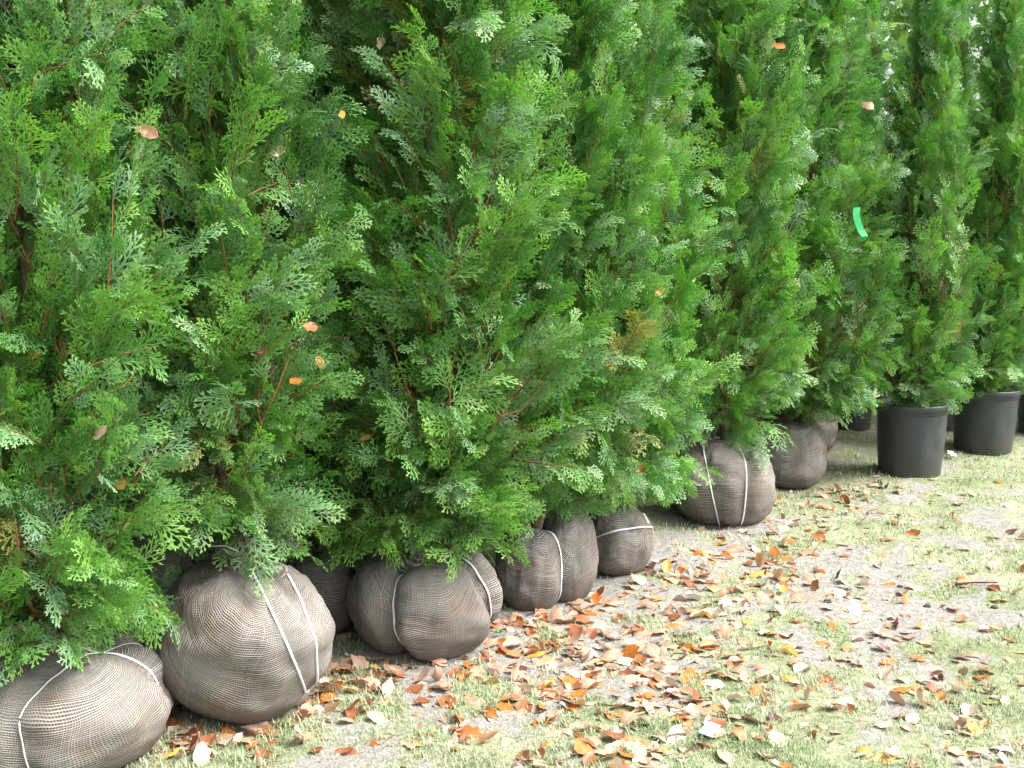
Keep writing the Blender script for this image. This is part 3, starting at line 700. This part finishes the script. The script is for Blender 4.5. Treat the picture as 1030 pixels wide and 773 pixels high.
# rows behind and one beyond the left edge: crowns close the hedge
def back_tree(x, y, label, seed, R, hs=1.0, ns=0):
    k = 'x%d' % seed; BG[k] = (np.array([x, y]), 0.24, 0.42)
    return balled_tree(k, label, R, seed, n_spray=ns, n_limb=4, hs=hs, group='thuja trees standing in the rows behind')
rowdir = np.array([0.69, 0.725]); nrm = np.array([-0.725, 0.69])
p0 = BG['b1'][0]
back = []
for k in range(9):
    q = p0 + rowdir*(0.05+0.66*k) + nrm*(0.86 + 0.06*math.sin(k*2.1)); back.append(q)
for k in range(8):
    q = p0 + rowdir*(0.45+0.74*k) + nrm*(1.5 + 0.08*math.sin(k*1.7)); back.append(q)
back.append(p0 + np.array([-0.62, -0.25])); back.append(potC.location.xy + Vector((0.55, 0.2))); back.append(potC.location.xy + Vector((0.1, 0.9)))
bn = 0
FRONT = [('b1', 'the nearest root ball'), ('b2', 'the leaning root ball'), ('b4', 'the pinched root ball'), ('b5', 'the curved-string root ball'), ('b7', 'the banded root ball'), ('b8', 'the two-string root ball'), ('b9', 'the grey wrinkled root ball')]
def back_label(q):
    pts = [(np.linalg.norm(q-BG[k][0]-nrm*0.9), t) for k, t in FRONT] + [(np.linalg.norm(q-np.array(pp.location.xy)-nrm*0.6), t) for pp, t in ((potA, 'the nearest pot'), (potB, 'the pot by the right edge'))]
    return 'thuja tree in the dark rows behind ' + min(pts)[1]
for q in back:
    q = np.array(q); near = min(np.linalg.norm(q-BG[k][0]) for k in BG)
    if near < 0.33: continue
    back_tree(float(q[0]), float(q[1]), back_label(q), 40+bn, 0.42, 1.0+0.05*math.sin(bn)); bn += 1

# ------------------------------------------------------------------ background trees beyond the hedge, glimpsed at the top
def mat_bgleaf():
    m, nt, p, out = new_mat('background_leaves'); g = NT(nt)
    g.link(g.ramp(g.attr('tint'), [(0.0, (0.06, 0.15, 0.02)), (1.0, (0.2, 0.36, 0.05))]), p.inputs['Base Color']); p.inputs['Roughness'].default_value = 0.5
    return m
r = np.random.default_rng(5); n = 5200
cc = r.normal(0, 1, (70, 3)); cc = cc/np.linalg.norm(cc, axis=1)[:, None]*r.uniform(0.4, 1, (70, 1))*np.array([2.2, 2.2, 2.4])+np.array([0, 0, 4.6])
p = cc[r.integers(0, 70, n)] + r.normal(0, 0.33, (n, 3)); a = r.normal(0, 1, (n, 3)); a /= np.linalg.norm(a, axis=1)[:, None]
b = np.cross(a, r.normal(0, 1, (n, 3))); b /= np.linalg.norm(b, axis=1)[:, None]
vv = np.stack([p-a*0.09, p+b*0.05, p+a*0.09, p-b*0.05], 1).reshape(-1, 3); k = np.arange(n)*4
BGL = mesh_np('crown', vv, np.stack([k, k+1, k+2, k+3], -1), [mat_bgleaf()], False, {'tint': np.repeat(r.uniform(0, 1, n), 4)})
tv, tf = tube_np([(0, 0, -0.1), (0.05, 0, 1.5), (0, 0.08, 3), (0.1, 0.1, 5.5)], [0.16, 0.13, 0.1, 0.03], 9); BGT = mesh_np('trunk', tv, tf, [M_BARK], True)
for (x, y, s, lab) in ((5.6, 15.5, 1.0, 'light green broadleaf tree beyond the hedge at the top right'), (1.2, 13.0, 1.1, 'broadleaf tree beyond the middle of the hedge'), (-4.2, 11.5, 1.05, 'broadleaf tree beyond the left part of the hedge')):
    o = bpy.data.objects.new('broadleaf_tree', None); COL.objects.link(o); o.location = (x, y, 0); o.scale = (s, s, s); o['label'] = lab; o['category'] = 'tree'; o['group'] = 'broadleaf trees beyond the hedge'
    obj('trunk', BGT, o); c2 = obj('crown', BGL, o, kind='stuff'); c2.rotation_euler.z = x

# ------------------------------------------------------------------ fallen leaves
def leaf_mesh(seed, mat, shape='curled'):
    r = random.Random(seed); nL, nW = 6, 4
    wd = r.uniform(0.54, 0.68); curl = {'flat': r.uniform(-0.25, 0.35), 'curled': r.uniform(0.7, 1.6)*r.choice((1, 1, -1)), 'folded': r.uniform(-0.1, 0.2)}[shape]
    fold = {'flat': r.uniform(0.0, 0.25), 'curled': r.uniform(0.1, 0.45), 'folded': r.uniform(0.7, 1.1)}[shape]
    tw = r.uniform(-0.7, 0.7)
    V, UV = [], []
    for i in range(nL+1):
        t = i/nL; w = wd*0.5*math.sin(math.pi*min(1, max(0, t))**0.85)**0.75
        if i in (0, nL): w = 0.008
        for j in range(nW+1):
            s = (j/nW*2-1); ed = r.uniform(-0.075, 0.045) if abs(s) == 1 and 0 < i < nL else 0
            x = t-0.5; y = s*(w+ed)
            z = abs(y)*fold + curl*(x*x*0.55 + 0.9*y*y) + tw*x*y + r.uniform(-.035, .035)
            V.append((x, y, z)); UV.append((s, t))
    w = nW+1; Q = np.array([(i*w+j, (i+1)*w+j, (i+1)*w+j+1, i*w+j+1) for i in range(nL) for j in range(nW)])
    V = np.array(V)
    # petiole
    pv, pf = tube_np([(-0.5, 0, V[2, 2]), (-0.60, 0.03*tw, V[2, 2]+0.02), (-0.72, 0.08*tw, V[2, 2]+0.05)], [0.013, 0.011, 0.010], 3)
    n0 = len(V); V = np.concatenate([V, pv]); UV = np.concatenate([np.array(UV), np.zeros((len(pv), 2))])
    return mesh_np('fallen_leaf', V, [Q, pf+n0], [mat], True, None, UV), V
LEAVES = {}
for ci, cname in enumerate(LEAFCOL):
    for si, sh in enumerate(('flat', 'curled', 'folded')):
        LEAVES[cname, sh] = [leaf_mesh(1000+ci*31+si*7+k, LEAFCOL[cname], sh) for k in range(3)]
def leaf_place(V, x, y, size, rx, ry, rz, sink=0.003):
    M = np.array(Euler((rx, ry, rz)).to_matrix()); P = (V*size) @ M.T
    gz = ground_h(P[:, 0]+x, P[:, 1]+y); z = np.percentile(gz - P[:, 2], 86) - sink
    return z
BLOBS = [  # px, py, spread x, spread y, weight
    (525, 655, 55, 22, 9), (560, 712, 70, 30, 11), (645, 690, 70, 36, 10), (620, 650, 60, 25, 6), (690, 640, 60, 25, 5), (205, 742, 40, 14, 9), (300, 715, 40, 22, 4),
    (345, 690, 35, 18, 6), (430, 680, 45, 22, 5), (640, 745, 60, 20, 7), (745, 560, 40, 18, 6), (700, 595, 50, 22, 6), (760, 590, 50, 22, 5), (790, 520, 35, 14, 5), (845, 505, 40, 14, 4),
    (880, 490, 40, 10, 3), (530, 628, 30, 10, 5), (590, 608, 25, 10, 3), (660, 570, 30, 12, 3), (870, 545, 70, 22, 4), (960, 590, 60, 25, 4), (900, 660, 80, 40, 6), (970, 720, 60, 30, 4), (800, 640, 60, 30, 5), (760, 720, 60, 30, 5)]
wt = np.array([b[4] for b in BLOBS], float); wt /= wt.sum()
cand = []
r = np.random.default_rng(77)
while len(cand) < 2700:
    if r.uniform() < 0.76:
        b = BLOBS[r.choice(len(BLOBS), p=wt)]; px, py = r.normal(b[0], b[2]), r.normal(b[1], b[3])
    else:
        px, py = r.uniform(150, 1060), r.uniform(452, 790)
    if py < 452 or py > 800: continue
    g = ground_px(px, py)
    if g[1] > 10: continue
    if any(np.linalg.norm(g[:2]-BG[k][0]) < BG[k][1]*0.78 for k in BALLS): continue
    if any(np.linalg.norm(g[:2]-np.array(pt.location.xy)) < 0.20 for pt in (potA, potB, potC, potD, potE)): continue
    if (g[:2]-p0) @ nrm > 0.1: continue
    right = np.clip((px-450)/550, 0, 1)
    pr = np.array([0.17-0.06*right, 0.24-0.12*right, 0.05, 0.38, 0.09+0.14*right, 0.07]); pr /= pr.sum()  # more pale leaves to the right: the brighter light there painted as leaf colour
    col = list(LEAFCOL)[r.choice(6, p=pr)]; sh = ('flat', 'curled', 'folded')[r.choice(3, p=[.66, .24, .10])]
    size = r.choice([r.uniform(0.055, 0.085), r.uniform(0.03, 0.055)], p=[0.55, 0.45])
    if len(cand) > 1600: size = r.uniform(0.012, 0.03)
    cand.append((size/g[1]*(1 if 0 < px < 1030 and py < 773 else 0), px, py, g[0], g[1], col, sh, size))
cand.sort(key=lambda c: -c[0])
def zone(px, py):
    if px < 330: return 'among the litter below the leaning root ball'
    if px < 480: return 'on the grass below the pinched root ball'
    if py < 545: return 'on the grass before the brown root ball and pots'
    if px < 700: return 'in the leaf drift right of the pinched root ball' if py > 620 else 'on bare earth beside the small root balls'
    if py < 640: return 'on the worn earth strip right of the root balls'
    return 'on the pale grass at lower right'
drawn = 0; rest = []
own = [  # distinctive leaves: px, py, size, colour, shape, rx, ry, rz, label
    (475, 743, 0.085, 'orange', 'flat', 1.15, 0.15, 0.2, 'upright orange leaf standing on the grass at the bottom edge'),
    (742, 555, 0.125, 'rust brown', 'flat', 0.42, 0.1, 0.1, 'large rust red leaf lying alone before the brown root ball'),
    (767, 579, 0.125, 'ochre yellow', 'flat', 0.25, 0.0, 0.2, 'large ochre yellow leaf just below the large rust red one'),
    (516, 648, 0.085, 'ochre yellow', 'flat', 0.8, 0.1, 0.5, 'propped golden leaf at the right foot of the pinched root ball'),
    (640, 752, 0.10, 'orange', 'flat', 0.2, 0.1, 0.3, 'broad orange leaf at the bottom edge of the leaf drift'),
    (577, 708, 0.10, 'rust brown', 'flat', 0.2, 0.2, 2.2, 'glossy chestnut brown leaf in the middle of the drift'),
    (975, 588, 0.11, 'pinkish tan', 'flat', 0.1, 0.05, 0.05, 'long pinkish tan leaf by a dark twig at the right'),
]
def put_leaf(px, py, x, y, col, sh, size, rot, label, k):
    me, V = LEAVES[col, sh][k % 3]
    o = obj('fallen_leaf', me); o.location = (x, y, leaf_place(V, x, y, size, *rot)); o.rotation_euler = rot; o.scale = (size,)*3
    o['label'] = label; o['category'] = 'leaf'; o['group'] = 'fallen leaves on the ground'
for k, (px, py, size, col, sh, rx, ry, rz, lab) in enumerate(own):
    g = ground_px(px, py); put_leaf(px, py, g[0], g[1], col, sh, size, (rx, ry, rz), lab, k)
SHW = {'flat': 'flat', 'curled': 'curled', 'folded': 'folded'}
for c in cand:
    _, px, py, x, y, col, sh, size = c
    til = 0.2 if r.uniform() < 0.85 else 0.6
    rot = (r.normal(0, til), r.normal(0, til), r.uniform(0, 6.28))
    if drawn < 285 and c[0] > 0:
        put_leaf(px, py, x, y, col, sh, size, rot, f"{'big' if size > 0.074 else 'small' if size < 0.06 else 'medium'} {SHW[sh]} {col} leaf {zone(px, py)}", drawn); drawn += 1
    else: rest.append((x, y, col, sh, size, rot))
vs_, fq, ft, uvs, mi, st = [], [], [], [], [], 0
cols = list(LEAFCOL)
for k, (x, y, col, sh, size, rot) in enumerate(rest):
    me, V = LEAVES[col, sh][k % 3]; M = np.array(Euler(rot).to_matrix()); z = leaf_place(V, x, y, size, *rot)
    P = (V*size) @ M.T + np.array([x, y, z]); nb = 35
    w = 5; Q = np.array([(i*w+j, (i+1)*w+j, (i+1)*w+j+1, i*w+j+1) for i in range(6) for j in range(4)])
    vs_.append(P[:nb]); fq.append(Q+st); mi.append(np.full(len(Q), cols.index(col))); st += nb
    uvs.append(np.array([(j/4*2-1, i/6) for i in range(7) for j in range(5)]))
obj('leaf_litter', mesh_np('leaf_litter', np.concatenate(vs_), np.concatenate(fq), [LEAFCOL[c] for c in cols], True, None, np.concatenate(uvs), np.concatenate(mi)), kind='stuff', label='small broken leaves strewn over the lawn')

# ------------------------------------------------------------------ small things on the ground
def lump(px, py, size, name, label, cat, mat, seed, group=None):
    import bmesh
    g = ground_px(px, py); bm = bmesh.new(); bmesh.ops.create_icosphere(bm, subdivisions=2, radius=1)
    for v in bm.verts:
        k = 1 + 0.5*mnoise.noise(v.co*1.3+Vector((seed, 0, 0))) + 0.25*mnoise.noise(v.co*3+Vector((0, seed, 0)))
        v.co = Vector((v.co.x*k*size, v.co.y*k*size*0.8, v.co.z*k*size*0.55))
    me = bpy.data.meshes.new(name); bm.to_mesh(me); bm.free(); me.materials.append(mat)
    o = obj(name, me, label=label, category=cat); o.location = (g[0], g[1], float(ground_h(g[0], g[1]))+size*0.22)
    if group: o['group'] = group
for k, (px, py, s) in enumerate([(833, 607, .022), (933, 610, .02), (896, 622, .018), (804, 654, .016), (905, 590, .015), (868, 612, .014), (735, 598, .016), (1000, 612, .02), (690, 655, .014)]):
    lump(px, py, s*0.7, 'soil_clod', 'small dark clod of earth on the worn pale strip', 'clod', M_CLOD, k*3.7, 'dark clods of earth')
def ribbon(pts, width, name, label, cat, mat, wdir):
    pts = np.array(pts, float); wd = np.array(wdir, float); wd /= np.linalg.norm(wd); n = len(pts)
    th = np.array([0.0008*w for w in (1,)]); tan = np.gradient(pts, axis=0); nn = np.cross(tan, wd); nn /= np.linalg.norm(nn, axis=1)[:, None]+1e-9
    v = np.concatenate([np.stack([pts-wd*width/2+nn*s, pts+wd*width/2+nn*s], 1) for s in (-0.0008, 0.0008)], 1).reshape(-1, 3)
    f = []
    for i in range(n-1):
        a, b = i*4, i*4+4
        f += [(a, a+1, b+1, b), (a+2, b+2, b+3, a+3), (a, b, b+2, a+2), (a+1, a+3, b+3, b+1)]
    f += [(0, 2, 3, 1), (n*4-4, n*4-3, n*4-1, n*4-2)]
    c = pts.mean(0); return obj(name, mesh_np(name, v, np.array(f), [mat], False), label=label, category=cat)
def flat_strip(px, py, L, width, az, name, label, cat, mat, curl=0.012):
    g = ground_px(px, py); P = []
    for i in range(6):
        t = i/5-0.5; x = g[0]+math.cos(az)*L*t; y = g[1]+math.sin(az)*L*t
        P.append((x, y, float(ground_h(x, y))+0.010+curl*abs(math.sin(t*5))))
    return ribbon(P, width, name, label, cat, mat, (-math.sin(az), math.cos(az), 0.15))
flat_strip(714, 741, 0.085, 0.042, 1.1, 'plastic_wrapper', 'pale teal plastic scrap on the grass at the bottom', 'litter', M_TEAL)
flat_strip(533, 629, 0.045, 0.016, 0.2, 'plastic_scrap', 'small pale green plastic scrap right of the pinched root ball', 'litter', M_TEAL)
flat_strip(502, 641, 0.03, 0.012, 0.5, 'plastic_scrap', 'dark green plastic bit tucked at the foot of the pinched root ball', 'litter', M_RIBBON)
flat_strip(957, 461, 0.10, 0.035, 1.45, 'plant_label', 'pale plastic plant label lying by the nearest pot', 'plant label', M_TAG, 0.03)
def twig(px, py, px2, py2, rad, label):
    a, b = ground_px(px, py), ground_px(px2, py2); P = []
    for i in range(8):
        t = i/7; q = a*(1-t)+b*t; q[0] += 0.008*math.sin(t*7); P.append((q[0], q[1], float(ground_h(q[0], q[1]))+rad+0.006))
    v, f = tube_np(P, np.linspace(rad, rad*0.5, 8), 6); o = obj('twig', mesh_np('twig', v, f, [M_CLOD], True), label=label, category='twig', group='dropped twigs')
twig(960, 590, 1002, 592, 0.005, 'thin dark twig beside the long tan leaf at the right')
twig(688, 762, 712, 738, 0.002, 'thin straw stalk beside the teal plastic scrap')
twig(530, 618, 556, 608, 0.003, 'thin brown stalk at the foot of the curved-string root ball')

# ------------------------------------------------------------------ things caught in the foliage (placed on the foliage that the sight line meets)
bpy.context.view_layer.update()
dg = bpy.context.evaluated_depsgraph_get()
def foliage_hit(px, py):
    ok, loc, nor, idx, ob, mx = scene.ray_cast(dg, Vector(CAM), Vector(ray(px, py)))
    return np.array(loc) if ok else None
CAUGHT = [(147, 133, 'rust brown', .065, 'in the left tree, high up'), (384, 45, 'pinkish tan', .055, 'high in the central tree'), (279, 152, 'pinkish tan', .06, 'at the right edge of the second tree'),
    (873, 105, 'pinkish tan', .085, 'high in the potted tree'), (297, 383, 'orange', .055, 'low on the right side of the second tree'), (322, 364, 'orange', .05, 'on the right rim of the second tree'),
    (312, 329, 'orange', .05, 'on the right rim of the second tree, upper one'), (35, 360, 'ochre yellow', .05, 'at the far left, half way up'), (100, 435, 'pinkish tan', .055, 'in the left tree, half way up'),
    (122, 484, 'ochre yellow', .06, 'low in the left tree'), (368, 441, 'ochre yellow', .045, 'low in the left part of the central tree'), (704, 247, 'glare-pale beige', .06, 'high above the two upright strings'),
    (663, 294, 'orange', .05, 'above the level white band'), (646, 472, 'rust brown', .055, 'just above the level white band'), (787, 423, 'rust brown', .06, 'above the grey wrinkled root ball'), (124, 62, 'rust brown', .05, 'near the top of the left tree'),
    (783, 46, 'orange', .07, 'near the top, right of the bare twig'), (894, 100, 'orange', .06, 'beside the tan one high in the potted tree'), (344, 115, 'ochre yellow', .04, 'in the upper left of the central tree'), (265, 355, 'rust brown', .04, 'deep inside the second tree')]
for k, (px, py, col, size, lab) in enumerate(CAUGHT):
    h = foliage_hit(px, py)
    if h is None or h[1] > 12: continue
    me, V = LEAVES[col, ('flat', 'curled')[k % 2]][k % 3]
    o = obj('fallen_leaf', me); o.location = tuple(h - ray(px, py)*0.009); rr_ = random.Random(k)
    o.rotation_euler = (Matrix.Rotation(rr_.uniform(-.6, .6), 3, 'Z') @ Matrix.Rotation(rr_.uniform(0.25, 1.2), 3, 'X') @ Matrix.Rotation(rr_.uniform(0, 6.28), 3, 'Z')).to_euler(); o.scale = (size*0.95,)*3
    o['label'] = f'{col} leaf caught in the foliage {lab}'; o['category'] = 'leaf'; o['group'] = 'leaves caught in the foliage'
h = foliage_hit(866, 215)
if h is not None:
    d0 = min([6.9, h[1]] + [q[1] for q in (foliage_hit(x, y) for x in (856, 862, 868, 874) for y in (206, 214, 222, 230, 238, 244)) if q is not None])-0.005; P = [at_depth(x, y, d0-0.02+dz) for x, y, dz in ((862, 209, 0), (861, 216, -.01), (863, 224, -.015), (866, 232, -.02), (870, 238, -.03), (868, 242, -.01))]
    ribbon(P, 0.035, 'plant_ribbon', 'bright green plastic ribbon hanging in the foliage left of the potted tree', 'ribbon', M_RIBBON, (1, 0.2, 0.1))
